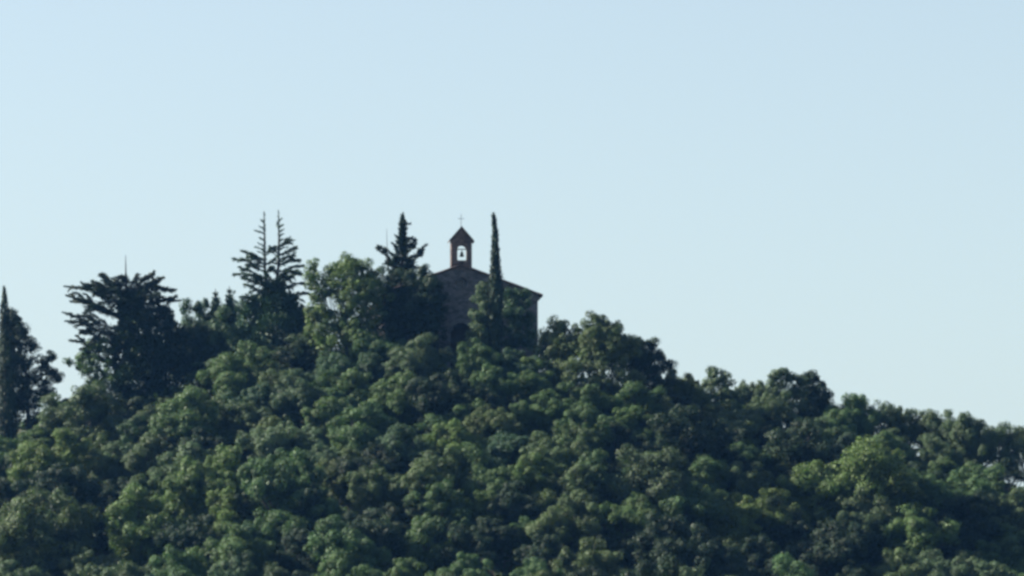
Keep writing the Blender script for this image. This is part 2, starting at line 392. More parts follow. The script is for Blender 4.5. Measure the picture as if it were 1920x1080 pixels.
lobe_tree('ivy_bush', 905, 211.0, [
    (907, 545, 13, 0), (902, 560, 14, 0), (908, 575, 15, -.1), (900, 590, 15, -.1), (893, 604, 15, -.2), (905, 612, 18, -.1), (912, 595, 14, 0), (895, 622, 16, -.2), (912, 632, 16, 0)],
    's', 'pale green upright bush against the chapel front, left of the slender cypress', cat='bush', seed=13, limbs=4, tr=.08)
lobe_tree('broadleaf_tree', 968, 212.6, [
    (950, 553, 12, 0), (968, 552, 11, 0), (982, 556, 10, .1), (958, 570, 16, 0), (980, 576, 15, 0), (948, 590, 16, -.1), (970, 598, 20, -.2), (990, 600, 12, 0), (952, 620, 20, -.2), (980, 625, 20, -.2), (996, 628, 10, 0), (960, 645, 20, -.2), (988, 648, 16, -.2)],
    'b', 'dark leafy tree screening the right part of the chapel front', seed=14, limbs=5, tr=.1)
lobe_tree('broadleaf_tree', 1048, 210.2, [
    (1040, 612, 14, .2), (1058, 615, 15, .1), (1028, 630, 14, 0), (1021, 640, 13, .2), (1019, 658, 15, .2), (1022, 680, 18, 0), (1045, 640, 20, -.3), (1070, 640, 18, 0), (1030, 655, 18, -.2), (1055, 668, 24, -.4), (1085, 622, 14, .6), (1080, 660, 20, 0), (1055, 645, 26, .3), (1075, 655, 26, .4), (1040, 660, 24, .2), (1030, 685, 26, -.6), (1060, 700, 28, -.8), (1040, 712, 26, -.8)],
    'o', 'olive rounded tree touching the right corner of the chapel', seed=15)
lobe_tree('broadleaf_tree', 1130, 208.9, [
    (1113, 598, 10, .3), (1130, 606, 15, .2), (1150, 612, 15, .3), (1105, 618, 15, .2), (1118, 628, 20, -.4), (1145, 636, 22, -.2), (1165, 632, 16, .3), (1095, 640, 18, .1), (1112, 655, 24, -.5), (1145, 665, 26, -.4), (1175, 655, 20, .1), (1125, 685, 26, -.5), (1095, 672, 20, -.2), (1160, 690, 24, -.3), (1118, 645, 30, .2), (1150, 655, 30, .3), (1130, 620, 18, .1), (1080, 700, 26, -.6), (1110, 715, 28, -.8), (1145, 720, 28, -.8), (1180, 715, 26, -.6)],
    'o', 'tall olive domed tree, highest of the clump right of the chapel', seed=16)
lobe_tree('broadleaf_tree', 1205, 211.5, [
    (1180, 645, 14, .2), (1200, 644, 13, .2), (1222, 648, 13, .1), (1190, 662, 20, 0), (1218, 668, 18, 0), (1238, 668, 12, 0), (1180, 685, 22, -.2), (1210, 692, 22, -.2), (1238, 690, 14, 0), (1254, 684, 9, 0), (1195, 712, 22, -.3), (1230, 712, 18, -.2), (1205, 672, 28, .2), (1190, 665, 26, .3), (1232, 695, 20, .2), (1160, 670, 26, .4), (1200, 735, 26, -.6), (1235, 735, 22, -.6)],
    'd', 'dark tree sloping down at the right end of the clump beside the chapel', seed=17)
lobe_tree('broadleaf_tree', 185, 214.5, [
    (165, 655, 14, .2), (190, 650, 16, 0), (210, 655, 14, 0), (150, 672, 14, .2), (175, 675, 18, 0), (205, 680, 20, -.2), (165, 695, 18, 0), (195, 702, 20, -.2), (150, 690, 10, .3), (130, 680, 8, .5), (185, 725, 24, -.5), (215, 730, 26, -.6)],
    'g', 'ragged green tree tucked under the left boughs of the plume-branched conifer', seed=18, dens=.8)
lobe_tree('broadleaf_tree', 55, 213.5, [
    (18, 592, 12, .2), (30, 596, 11, .3), (22, 612, 18, 0), (34, 632, 18, 0), (15, 640, 20, -.1), (15, 670, 24, -.2), (30, 610, 15, .3), (45, 625, 14, .2), (38, 650, 22, 0), (60, 650, 13, .3), (50, 680, 24, -.2), (80, 685, 16, .2), (98, 672, 10, .5), (25, 690, 26, -.2), (75, 712, 24, -.1), (98, 700, 12, .4), (110, 712, 8, .5), (40, 725, 30, -.3), (20, 755, 34, -.4), (65, 750, 30, -.3), (20, 790, 32, -.5), (8, 720, 26, -.2), (60, 790, 22, -.4), (90, 740, 16, 0)],
    'd', 'shadowy ragged tree behind the cypress at the left edge', seed=19, dens=.85)

lobe_tree('broadleaf_tree', 1345, 215.5, [
    (1333, 703, 10, 0), (1340, 699, 9, .1), (1357, 708, 10, 0), (1347, 718, 12, -.2), (1329, 722, 11, .2), (1362, 726, 11, .2), (1345, 740, 20, -.3), (1325, 750, 18, 0), (1366, 750, 18, 0), (1345, 770, 24, -.4)],
    's', 'little two-headed greyish tree alone on the skyline, downhill of the clump', seed=23, tr=.09)
lobe_tree('broadleaf_tree', 1475, 215.5, [
    (1450, 706, 11, .1), (1460, 702, 8, 0), (1470, 698, 9, 0), (1482, 705, 7, 0), (1491, 711, 7, 0), (1500, 720, 8, 0), (1450, 722, 10, 0), (1463, 722, 8, 0), (1477, 712, 6, 0), (1489, 727, 7, 0), (1455, 736, 13, -.1), (1470, 741, 11, -.2), (1485, 741, 11, 0), (1500, 735, 9, 0), (1470, 760, 24, -.3), (1500, 758, 20, 0), (1445, 755, 18, 0)],
    's', 'greyish skyline tree with an oval hole of sky through its crown', seed=24, tr=.09)
lobe_tree('broadleaf_tree', 1520, 216.5, [
    (1508, 712, 10, 0), (1520, 706, 10, 0), (1531, 712, 10, 0), (1537, 724, 9, 0), (1515, 725, 15, -.1), (1530, 735, 14, -.2), (1510, 745, 18, 0), (1550, 741, 8, .2), (1545, 755, 18, 0), (1525, 770, 24, -.3)],
    'd', 'dark round-headed skyline tree just right of the tree with the hole', seed=25, tr=.09)

# --- conifers: sprays along boughs
def bough(pts, radii, n, rng, L=.22, W=.045, droop=.25, flat=.55):
    """needle sprays round a curved bough; pts world-local polyline, radii = spray half-width along it"""
    pts = np.array(pts, float); seg = np.linalg.norm(np.diff(pts, axis=0), axis=1); s = np.concatenate([[0], np.cumsum(seg)]); s /= s[-1]
    t = rng.random(n)
    C = np.stack([np.interp(t, s, pts[:, i]) for i in range(3)], -1)
    e = .02; C2 = np.stack([np.interp(np.minimum(t + e, 1), s, pts[:, i]) for i in range(3)], -1); C1 = np.stack([np.interp(np.maximum(t - e, 0), s, pts[:, i]) for i in range(3)], -1)
    T = unit(C2 - C1); rad = np.interp(t, np.linspace(0, 1, len(radii)), radii)
    off = rng.normal(size=(n, 3)); off = off - T * np.sum(off * T, -1, keepdims=True); off = unit(off)
    off[:, 2] *= flat
    wob = .35 * rad[:, None] * np.stack([np.sin(t * 9 + pts[0, 0]), np.cos(t * 7 + pts[0, 2]), np.sin(t * 11 + pts[-1, 2])], -1)
    P = C + wob + off * (rad * rng.random(n) ** .6 * (1 + .9 * (rng.random(n) < .16)))[:, None] - np.array([0, 0, 1.0]) * (droop * rad * rng.random(n))[:, None]
    D = unit(T * 1.0 + off * .7 + rng.normal(size=(n, 3)) * .3)
    Nn = unit(np.cross(D, rng.normal(size=(n, 3))))
    sc = .6 + .8 * rng.random(n)
    return leaf_quads(P, Nn, L * sc, W * sc, rng, D=D)
def curve3(a, b, rise, k=7):
    """bough from a to b bulging by rise upward"""
    a = np.array(a, float); b = np.array(b, float)
    return [a + (b - a) * (i / (k - 1)) + np.array([0, 0, rise * math.sin(math.pi * i / (k - 1))]) for i in range(k)]
def loc_at(px, py, Y, o0): return np.array(at(px, py, Y)) - o0

def conifer(name, base_px, Y, boughs, leaders, tone, label, seed, masses=(), extra=0, bark=None, cat='tree', density=1.0, stem=.05):
    """boughs: (x0,y0 on stem, x1,y1 tip, spray half-width px, depth of tip, rise px); leaders: list of polylines in px with radii px"""
    rng = np.random.default_rng(seed)
    bx = at(base_px, 700, Y).x; g = gz(bx, Y); o0 = np.array([bx, Y, g - .05]); root = empty(name, tuple(o0))
    ch = []; tb = []; k = 1 / ppm(Y)
    for pl, rr in leaders:
        pts = [loc_at(x, y, Y, o0) for x, y in pl]
        tb.append(tube([tuple(p) for p in pts], [r * k for r in rr]))
    bl = list(boughs)
    for (x0, y0, x1, y1, w, dep, rise) in bl:
        a = loc_at(x0, y0, Y, o0); b = loc_at(x1, y1, Y + dep, o0); c = curve3(a, b, rise * k)
        ln = np.linalg.norm(b - a)
        n = int(density * 150 * ln * (w * k / .18 + .4)) + 20
        ch.append(bough(c, [w * k * .35, w * k * .8, w * k, w * k * .85, w * k * .5, w * k * .15], n, rng))
        tb.append(tube([tuple(p) for p in c], [stem * (1 - .14 * i) for i in range(len(c))], sides=5))
    for (px, py, rx, rz, dep, n) in masses:      # dense needle-covered body
        c = loc_at(px, py, Y + dep, o0)
        d = unit(rng.normal(size=(n, 3))); q = rng.random(n) ** .33
        P = c + d * q[:, None] * np.array([rx * k, rx * k * .9, rz * k])
        D = unit(d * .9 + np.array([0, 0, .35]) + rng.normal(size=(n, 3)) * .5)
        ch.append(leaf_quads(P, unit(np.cross(D, rng.normal(size=(n, 3)))), .30 * (.6 + .8 * rng.random(n)), .11, rng, D=D))
        # tufts breaking the outline
        for _ in range(int(n / 130)):
            dd = unit(rng.normal(size=3) + np.array([0, -.2, .1])); s = c + dd * np.array([rx, rx * .9, rz]) * k * .75
            e = s + unit(dd + np.array([0, 0, .35]) + rng.normal(size=3) * .2) * rng.uniform(.35, .75)
            ch.append(bough(curve3(s, e, .06, 4), [.12, .14, .05], 60, rng))
    cr = link('crown', quads_to_mesh('crown', ch), M_NEEDLE, root); cr.color = (*TONE[tone][0], 1)
    tr = link('trunk', tubes_mesh('trunk', tb), bark or M_BARK, root)
    tag(root, label, cat)
    return root

# plume-branched conifer
PL = []
qr = random.Random(5)
for (x0, y0, x1, y1, w, dep, rise) in [
    (234, 580, 119, 534, 9, .8, 10), (230, 600, 118, 550, 9, -.2, 10), (234, 562, 153, 528, 8, .4, 8), (236, 556, 196, 513, 10, .3, 6),
    (230, 640, 117, 582, 8, .3, 12), (228, 650, 126, 600, 9, -.6, 8), (230, 675, 126, 634, 9, .4, 8), (232, 605, 136, 566, 10, 1.0, 8), (228, 660, 150, 618, 9, -.8, 6), (230, 700, 146, 658, 9, .2, 6),
    (228, 600, 168, 572, 10, -1.2, 6), (232, 590, 178, 548, 9, -1, 8), (232, 575, 170, 530, 8, 1.2, 4), (230, 625, 150, 590, 9, .7, 4),
    (238, 560, 284, 508, 9, .4, 6), (240, 570, 310, 519, 11, .1, 10), (242, 580, 331, 539, 11, .4, 12), (242, 595, 335, 560, 11, 0, 12), (242, 605, 326, 580, 11, -.8, 8), (240, 560, 262, 517, 8, -.6, 5), (236, 555, 217, 519, 8, -.5, 5), (237, 550, 240, 515, 9, 0, 2), (240, 565, 296, 530, 9, .9, 6),
    (234, 570, 205, 530, 9, .8, 5), (240, 580, 302, 552, 10, -1.2, 6), (238, 580, 225, 545, 9, -1.6, 6), (238, 590, 262, 548, 9, -1.5, 6)]:
    x1 += qr.uniform(-6, 6); y1 += qr.uniform(-5, 5)
    PL.append((x0, y0, x1, y1, w * .95, dep, rise * qr.uniform(.2, 1.6)))
    for t in (.36, .52, .68, .84):           # side sprays leave each bough alternately
        sx = x0 + (x1 - x0) * t; sy = y0 + (y1 - y0) * t - rise * math.sin(math.pi * t)
        l = (1.05 - t) * 52; sg = 1 if x1 > x0 else -1
        PL.append((sx, sy, sx + sg * l * qr.uniform(.7, 1.1), sy - l * qr.uniform(-.7, .8), w * qr.uniform(.35, .65), dep * t + qr.uniform(-.7, .7), 2))
conifer('plumed_conifer', 238, 214.5, PL,
    [([(238, 790), (238, 700), (236, 620), (237, 560), (236, 520), (235.5, 478)], [11, 9, 7, 5, 1.8, .45])],
    'd', 'dark conifer with long plume-like boughs sweeping outwards, bare spike on top', 31,
    masses=[(246, 575, 26, 34, 0, 1700), (262, 622, 42, 42, -.3, 2800), (276, 672, 44, 46, -.4, 3000), (262, 715, 52, 46, -.5, 3000), (230, 655, 24, 60, 0, 1500), (305, 596, 22, 24, .2, 800), (325, 645, 32, 44, .3, 1500), (312, 705, 36, 40, -.2, 1500), (290, 745, 44, 30, -.4, 1300)], density=.8)
# twin-topped conifer
TB = []
for y, xl, xr in [(412, 489, 0), (424, 486, 0), (432, 477, 0), (445, 486, 0), (410, 0, 528), (421, 0, 531), (430, 0, 533), (438, 0, 531), (447, 0, 538), (456, 484, 548), (463, 478, 540), (471, 482, 553), (480, 472, 545), (490, 478, 560)]:
    if xl: TB.append((496, y + 7, xl, y, 1.7, qr.uniform(-.3, .3), 1))
    if xr: TB.append((523, y + 6, xr, y, 1.8, qr.uniform(-.3, .3), 1))
MAIN = [(497, 514, 435, 484, 4, .3, 3), (497, 500, 452, 471, 4, -.3, 3), (497, 530, 437, 513, 4.5, .1, 3), (497, 546, 452, 522, 5, -.6, 3), (498, 520, 460, 496, 4, .9, 2), (497, 505, 473, 484, 3.5, -.8, 2), (497, 495, 462, 480, 3, .5, 2), (497, 538, 446, 500, 4, -.9, 3),
       (522, 470, 545, 452, 3, .4, 2), (522, 488, 557, 466, 3.4, -.3, 2), (522, 505, 563, 486, 4, .2, 3), (522, 518, 571, 499, 4.5, -.2, 3), (522, 535, 566, 513, 5, .6, 3), (522, 500, 552, 478, 3.6, .8, 2), (522, 526, 560, 506, 4, -.9, 2), (522, 480, 506, 466, 2.6, -.4, 1), (500, 480, 514, 462, 2.6, .5, 1), (500, 502, 516, 486, 3.2, -.5, 1), (497, 520, 512, 500, 3.6, .5, 2), (522, 520, 508, 506, 3.6, .3, 2),
       (505, 562, 457, 534, 5, .4, 3), (505, 580, 448, 556, 5, -.3, 3), (505, 605, 440, 580, 6, .2, 3), (525, 556, 574, 530, 5, .2, 3), (525, 572, 584, 550, 5.5, -.4, 3), (525, 600, 592, 578, 6, .1, 3), (510, 548, 478, 522, 4.5, -.7, 2), (520, 545, 550, 518, 4.5, -.8, 2), (512, 540, 498, 512, 4, -.8, 1), (518, 540, 536, 508, 4, -.9, 1), (510, 560, 520, 520, 5, -1, 1)]
for (x0, y0, x1, y1, w, dep, rise) in MAIN:
    y0 = y1 + (y0 - y1) * .62; w *= 1.25
    TB.append((x0, y0, x1, y1, w, dep, rise))
    for t in (.3, .46, .6, .74, .88):
        sx = x0 + (x1 - x0) * t; sy = y0 + (y1 - y0) * t - rise * math.sin(math.pi * t); l = (1.1 - t) * qr.uniform(18, 34); sg = 1 if x1 > x0 else -1
        TB.append((sx, sy, sx + sg * l * qr.uniform(.5, 1.1), sy - l * qr.uniform(-.7, .7), w * .6, dep * t + qr.uniform(-.5, .5), 1))
TB += [(496, 440, 495.5, 399, 2.0, 0, 0), (522.5, 440, 522, 397, 2.0, 0, 0), (496, 500, 496, 440, 3.2, 0, 0), (523, 500, 523, 440, 3.2, 0, 0)]
conifer('twin_topped_conifer', 510, 214.5, TB,
    [([(510, 720), (508, 620), (502, 560), (497, 510), (496, 450), (495, 396)], [9, 8, 5, 2.8, 1.8, .5]), ([(509, 600), (516, 550), (522, 500), (523, 450), (522, 393)], [6, 4, 2.8, 1.8, .5])],
    'b', 'conifer with two bare spiky tops and sparse thin boughs', 32,
    masses=[(505, 545, 12, 18, 0, 300), (522, 545, 14, 18, 0, 350), (540, 565, 18, 20, .2, 500), (488, 570, 18, 24, .2, 600), (518, 580, 30, 32, -.1, 1500), (552, 598, 24, 34, .1, 1100), (470, 600, 26, 36, .2, 1200), (520, 620, 50, 36, -.3, 2500), (565, 630, 24, 34, 0, 1000), (455, 632, 30, 30, .1, 1100), (490, 655, 50, 30, -.4, 1800)], bark=M_BARK, density=.55, stem=.026)
# pointed conifer by the chapel
frng0 = random.Random(9)
PB = [(755, 455, 740, 440, 4, .2, 2), (755, 460, 774, 444, 5, -.2, 3), (755, 475, 778, 458, 6, .2, 4), (757, 500, 793, 462, 7, .3, -8), (756, 490, 784, 480, 6, -.3, 3), (755, 480, 735, 455, 5, -.3, 2), (752, 500, 728, 470, 5, .2, 2),
      (752, 510, 706, 466, 4, .3, 5), (754, 505, 718, 494, 5, -.5, 2), (756, 515, 788, 500, 6, .4, 2), (753, 490, 742, 468, 5, -.8, 2), (757, 490, 768, 466, 6, -.8, 2)]
for i, y in enumerate(range(406, 462, 5)):
    w = (3 + (y - 400) * .13) * frng0.uniform(.5, 1.35)
    for sgn in (-1, 1):
        if frng0.random() < .75: PB.append((755, y + 8, 755 + sgn * w, y + frng0.uniform(-4, 3), 2.0 + (y - 400) * .03, .15 * (-1) ** i, 0))
conifer('pointed_conifer', 752, 216.2, PB,
    [([(752, 700), (752, 600), (754, 520), (755, 450), (755, 397)], [8, 7, 4.5, 2.6, .6]), ([(742, 540), (728, 500), (726, 470), (725, 428)], [2, 1.1, .7, .3])],
    'd', 'ragged conifer with a sharp spire top, standing left of the chapel roof', 33,
    masses=[(755, 424, 4.5, 24, 0, 420), (755, 448, 8, 18, 0, 420), (757, 470, 7, 16, 0, 220), (711, 465, 6, 4, .3, 70), (722, 470, 5, 6, .2, 60), (729, 492, 6, 8, .2, 90), (788, 474, 6, 8, .3, 130), (774, 462, 6, 6, -.2, 100), (742, 488, 8, 9, -.2, 150), (768, 496, 9, 10, -.2, 200), (778, 452, 3, 5, 0, 40), (752, 525, 30, 26, 0, 1300), (750, 570, 36, 44, 0, 1400)])

def cypress(name, pts, Y, tone, label, seed, n):
    """column conifer: pts = (x, y, half width) in photograph pixels from the tip down"""
    rng = np.random.default_rng(seed); k = 1 / ppm(Y)
    bx = at(pts[-1][0], 700, Y).x; g = gz(bx, Y); o0 = np.array([bx, Y, g - .05]); root = empty(name, tuple(o0))
    A = np.array([[*loc_at(x, y, Y, o0), w * k] for x, y, w in pts])[::-1]
    zz = A[:, 2]; t = rng.random(n); wcdf = np.cumsum(A[:-1, 3] + A[1:, 3]); 
    seg = np.concatenate([[0], np.cumsum((A[:-1, 3] + A[1:, 3]) * np.abs(np.diff(zz)))]); seg /= seg[-1]
    z = np.interp(t, seg, zz); cx = np.interp(z, zz, A[:, 0]); r = np.interp(z, zz, A[:, 3])
    a = rng.random(n) * 6.283; lump = 1 + .16 * np.sin(3 * a + z * 2.1) + .16 * np.sin(5 * a - z * 3.3 + 1) + .35 * (rng.random(n) < .06)
    q = np.sqrt(.35 + .65 * rng.random(n)) * lump
    P = np.stack([cx + np.cos(a) * r * q, A[0, 1] + np.sin(a) * r * q, z], -1)
    out = np.stack([np.cos(a), np.sin(a), np.zeros(n)], -1)
    D = unit(np.array([0, 0, 1.0]) + out * .35 + rng.normal(size=(n, 3)) * .25)
    Nn = unit(out + rng.normal(size=(n, 3)) * .5)
    cr = link('crown', quads_to_mesh('crown', [leaf_quads(P, Nn, .26 * (.6 + .8 * rng.random(n)), .09, rng, D=D)]), M_NEEDLE, root)
    cr.color = (*TONE[tone][0], 1)
    tp = [(A[i, 0], A[i, 1], A[i, 2]) for i in range(len(A))]
    tp[0] = (0, 0, -.3)
    link('trunk', tubes_mesh('trunk', [tube(tp, [max(.012, min(.14, A[i, 3] * .28)) for i in range(len(A))])]), M_BARK, root)
    tag(root, label, 'cypress')
cypress('cypress_tree', [(925, 400, 2), (926, 410, 3.4), (928, 430, 4.6), (928, 450, 6), (929, 475, 7.5), (929, 500, 9), (929, 520, 11), (930, 545, 13), (929, 580, 13), (929, 640, 13), (929, 668, 8)], 210.6, 'd',
        'tall slender dark cypress standing in front of the chapel', 41, 5200)
cypress('cypress_tree', [(8, 538, 1.5), (8, 552, 4), (9, 570, 7), (10, 595, 10), (11, 630, 14), (12, 670, 17), (12, 720, 20), (12, 790, 20), (12, 840, 16)], 212.0, 'd',
        'dark pointed cypress cut by the left edge of the photo', 42, 5200)
# little pointed tops between the two tall conifers
for i, (px, py, w) in enumerate([(404, 541, 22), (430, 536, 26)]):
    k = 218.0
    conifer('young_conifer', px, k, [(px, y + 8, px + s * (2 + (y - py) * .22), y + 2, 2.4, .2 * s, 1) for y in range(py + 6, py + 60, 9) for s in (-1, 1)],
            [([(px, 700), (px, 600), (px, py + 20), (px, py)], [5, 4, 2, .5])], 'b',
            ['small thin-topped young conifer, left of the pair on the dark saddle', 'small bushy young conifer, right of the pair on the dark saddle'][i], 50 + i,
            masses=[(px, py + 34, w * .26, 18, 0, 130), (px, py + 64, w * .6, 30, 0, 500)])

# more crowns wherever the canopy would leave the slope bare
LIM = np.array([(-80, 830), (0, 812), (60, 815), (110, 750), (170, 722), (230, 745), (270, 772), (310, 745), (350, 735), (420, 655), (560, 640), (640, 650), (700, 625), (790, 640), (840, 650), (905, 648), (1000, 672),
                (1100, 716), (1190, 720), (1300, 738), (1400, 745), (1500, 762), (1600, 785), (1700, 815), (1780, 845), (1840, 872), (1920, 905), (2000, 920)], float)
FILL_Y0 = 168.0
spots = [(t['o'].location.x, t['o'].location.y, t['w'] * GROW / ppm(t['y']) * .5) for t in TREES]
frng = random.Random(21); n_fill = 0
def cam_px(x, y, z):
    f = y * math.cos(PITCH) + z * math.sin(PITCH); v = -y * math.sin(PITCH) + z * math.cos(PITCH)
    return 960 + F * x / f, 540 - F * v / f
for _ in range(9000):
    y = frng.uniform(FILL_Y0, 218.0); x = frng.uniform(-.152, .152) * y
    r = frng.uniform(1.35, 2.2)
    if any((x - a) ** 2 + (y - b) ** 2 < (.66 * (r + c)) ** 2 for a, b, c in spots): continue
    if cp0.x - 5.6 < x < cp0.x + 5.6 and y > 212.0: continue
    g = gz(x, y); H = r * 2 * frng.uniform(.7, .95); px, py = cam_px(x, y, g + H)
    lim = float(np.interp(px, LIM[:, 0], LIM[:, 1])) + 4
    while py < lim and H > 1.3:
        H -= .15; px, py = cam_px(x, y, g + H)
    if py < lim: continue
    if py > 1072 or n_fill >= 112: continue
    r = min(r, H * .75)
    tone = frng.choice('ggsobdddg')  # dark tone weighted up, painting shade into the gaps between crowns
    plant_tree(px, py, 2 * r * ppm(y) / GROW, tone, Y=y); spots.append((x, y, r)); n_fill += 1
open('/tmp/n.txt','w').write(f'{n_fill} {len(TREES)}')

# low growth between the trunks
def undergrowth():
    rng = np.random.default_rng(77); n = 90000
    y = rng.uniform(160, 228, n); x = rng.uniform(-.26, .26, n) * y
    z = ground(x, y); h = .12 + .5 * rng.random(n) ** 1.5 * (.5 + .5 * np.sin(x * 1.3 + np.cos(y * .9) * 2))
    h = h + np.where(np.abs(x / y) > .158, 1.0, 0.0) * np.maximum(0, np.sin(x * 1.15 + 1.2 * np.sin(y * .6)) * np.cos(y * .95 + np.sin(x * .5))) * 2.6 * np.sqrt(rng.random(n))
    keep = ~((np.abs(x - cp0.x) < 5.4) & (y > 214.2)); x, y, z, h = x[keep], y[keep], z[keep], h[keep]
    P = np.stack([x, y, z + h], -1); m = len(P)
    nr = unit(rng.normal(size=(m, 3)) + np.array([0, 0, .8]))
    o = link('undergrowth', quads_to_mesh('undergrowth', [leaf_quads(P, nr, .42 * (.6 + .8 * rng.random(m)), .3, rng)]), M_LEAF)
    o.color = (.035, .055, .028, 1); tag(o, 'low scrub between the trees on the slope', 'undergrowth', kind='stuff')
undergrowth()

# ------------------------------------------------------------------ labels of the hillside trees: each tells its tree apart
MARKS = [(75, 'the left-edge cypress'), (175, 'the left sky notch'), (325, 'the plume-branched conifer'), (445, 'the dark saddle'), (568, 'the twin-topped conifer'),
         (700, 'the pale leafy tree'), (800, 'the pointed conifer'), (892, 'the bell gable'), (955, 'the slender cypress'), (1025, "the chapel's right corner"), (1165, 'the domed clump'),
         (1280, "the clump's downhill end"), (1405, 'the two-headed skyline tree'), (1545, 'the holed skyline tree'), (1705, 'the big domed tree'), (1830, 'the airy right skyline'), (9999, 'the right skyline end')]
ROWS = [(700, 'close under'), (760, 'a few crowns below'), (830, 'partway down below'), (890, 'halfway down below'), (960, 'low down below'), (1020, 'near bottom below'), (9999, 'at the bottom below')]
def tree_labels():
    cells = {}
    for t in TREES:
        mark = next(m for x, m in MARKS if t['px'] <= x)
        sky = t['px'] > 1245 and t['py'] < {0: 730, 1: 800}[int(t['px'] > 1540)] and t['y'] > 211
        row = 'on the skyline by' if sky else next(r for y, r in ROWS if t['py'] <= y)
        if sky and mark == 'the airy right skyline': row = 'standing in'
        if sky and mark == 'the right skyline end': row = 'standing at'
        if mark == 'the dark saddle' and t['py'] < 610: row = 'crowding'
        size = 'small' if t['w'] < 80 else ('broad' if t['w'] > 128 else 'rounded')
        cells.setdefault((mark, row, size, t['tone']), []).append(t)
    for (mark, row, size, tone), ts in cells.items():
        ts.sort(key=lambda t: t['px']); n = len(ts)
        for i, t in enumerate(ts):
            s = f"{size} {TONE[tone][1]} tree {row} {mark}"
            if n == 2: s += (', left one' if i == 0 else ', right one')
            elif n > 2: s += ', ' + ['leftmost one', 'second from left', 'third from left', 'fourth from left', 'fifth from left', 'sixth from left', 'seventh from left', 'eighth from left', 'ninth from left'][i]
            tag(t['o'], s, 'tree', 'trees covering the hillside')
tree_labels()
for t in TREES:
    if (t['px'], t['py']) == (1622.0, 820.0): t['o']['label'] = 'biggest bright green domed tree, standing out on the right side of the slope'

# ------------------------------------------------------------------ the chapel
CH_Y = 215.0
cp = cp0
chapel = empty('chapel', (cp.x, CH_Y, cp.z), R(6.0))
tag(chapel, 'small stone chapel with gabled front and open bell gable on the hilltop', 'chapel')
def fill_prism(bm, outer, holes, y0, y1):
    """wall slab in the xz plane between y0 (front) and y1, with holes"""
    for y in (y0, y1):
        eds = []
        for loop in [outer] + holes:
            vs = [bm.verts.new((x, y, z)) for x, z in loop]
            for i in range(len(vs)): eds.append(bm.edges.new((vs[i], vs[(i + 1) % len(vs)])))
        bmesh.ops.triangle_fill(bm, use_beauty=True, use_dissolve=False, edges=eds)
    for loop in [outer] + holes:
        n = len(loop)
        for i in range(n):
            (xa, za), (xb, zb) = loop[i], loop[(i + 1) % n]
            bm.faces.new([bm.verts.new(c) for c in ((xa, y0, za), (xb, y0, zb), (xb, y1, zb), (xa, y1, za))])
    bmesh.ops.remove_doubles(bm, verts=bm.verts, dist=1e-5)
def arch(cx, hw, z0, zs, n=10):
    """arched opening outline: half width hw, foot z0, spring line zs"""
    return [(cx - hw, z0), (cx + hw, z0)] + [(cx + hw * math.cos(math.pi * i / n), zs + hw * math.sin(math.pi * i / n)) for i in range(n + 1)]
def circle(cx, cz, r, n=20): return [(cx + r * math.cos(2 * math.pi * i / n), cz + r * math.sin(2 * math.pi * i / n)) for i in range(n)]
def box(bm, x0, x1, y0, y1, z0, z1):
    v = [bm.verts.new((x, y, z)) for z in (z0, z1) for (x, y) in ((x0, y0), (x1, y0), (x1, y1), (x0, y1))]
    for f in ((0, 3, 2, 1), (4, 5, 6, 7), (0, 1, 5, 4), (1, 2, 6, 5), (2, 3, 7, 6), (3, 0, 4, 7)): bm.faces.new([v[i] for i in f])

HW = 4.72; EZ = 3.95; AZ = 5.68; LEN = 13.0
DOOR = arch(-.03, .62, -1.0, 1.55)
OCU = circle(0.02, 4.63, .34)
bm = bmesh.new()
fill_prism(bm, [(-HW, -1.2), (HW, -1.2), (HW, EZ), (0, AZ), (-HW, EZ)], [DOOR, OCU], 0.0, .7)
box(bm, -HW, -HW + .7, .7, LEN - .7, -1.2, EZ); box(bm, HW - .7, HW, .7, LEN - .7, -1.2, EZ)
bm2 = bmesh.new(); fill_prism(bm2, [(-HW, -1.2), (HW, -1.2), (HW, EZ), (0, AZ), (-HW, EZ)], [], LEN - .7, LEN)
me2 = bpy.data.meshes.new('rear'); bm2.to_mesh(me2); bm2.free(); bm.from_mesh(me2); bpy.data.meshes.remove(me2)
wall = bm_obj('wall', bm, M_STONE, chapel)
# roof: two tiled slopes with rows of half-round tiles, a little over the walls
def roof_slope(sgn):
    nx = 10; y0, y1 = -.16, LEN + .2; ny = int((y1 - y0) / .05)
    ext = .30; slope = (AZ - EZ) / HW
    xs = np.linspace(0, HW + ext, nx); ys = np.linspace(y0, y1, ny)
    gx, gy = np.meshgrid(xs, ys); row = np.abs(np.sin(gy * math.pi / .22)) * .055
    step = .018 * (gx * 2.4 % 1.0)
    top = AZ + .11 - slope * gx + row - step; bot = AZ + .02 - slope * gx
    V = np.concatenate([np.stack([sgn * gx, gy, top], -1).reshape(-1, 3), np.stack([sgn * gx, gy, bot], -1).reshape(-1, 3)])
    i = np.arange(ny - 1)[:, None] * nx + np.arange(nx - 1)[None]; o = nx * ny
    Fs = [np.stack([i, i + 1, i + nx + 1, i + nx], -1).reshape(-1, 4), np.stack([i + o, i + nx + o, i + nx + 1 + o, i + 1 + o], -1).reshape(-1, 4)]
    for e in (0, ny - 1):
        j = e * nx + np.arange(nx - 1); Fs.append(np.stack([j, j + o, j + 1 + o, j + 1], -1))
    for e in (0, nx - 1):
        j = np.arange(ny - 1) * nx + e; Fs.append(np.stack([j, j + nx, j + nx + o, j + o], -1))
    return V, np.concatenate(Fs)
v1, f1 = roof_slope(1); v2, f2 = roof_slope(-1)
roof = link('roof', raw_mesh('roof', np.concatenate([v1, v2]), np.concatenate([f1, f2 + len(v1)])), M_TILE, chapel)
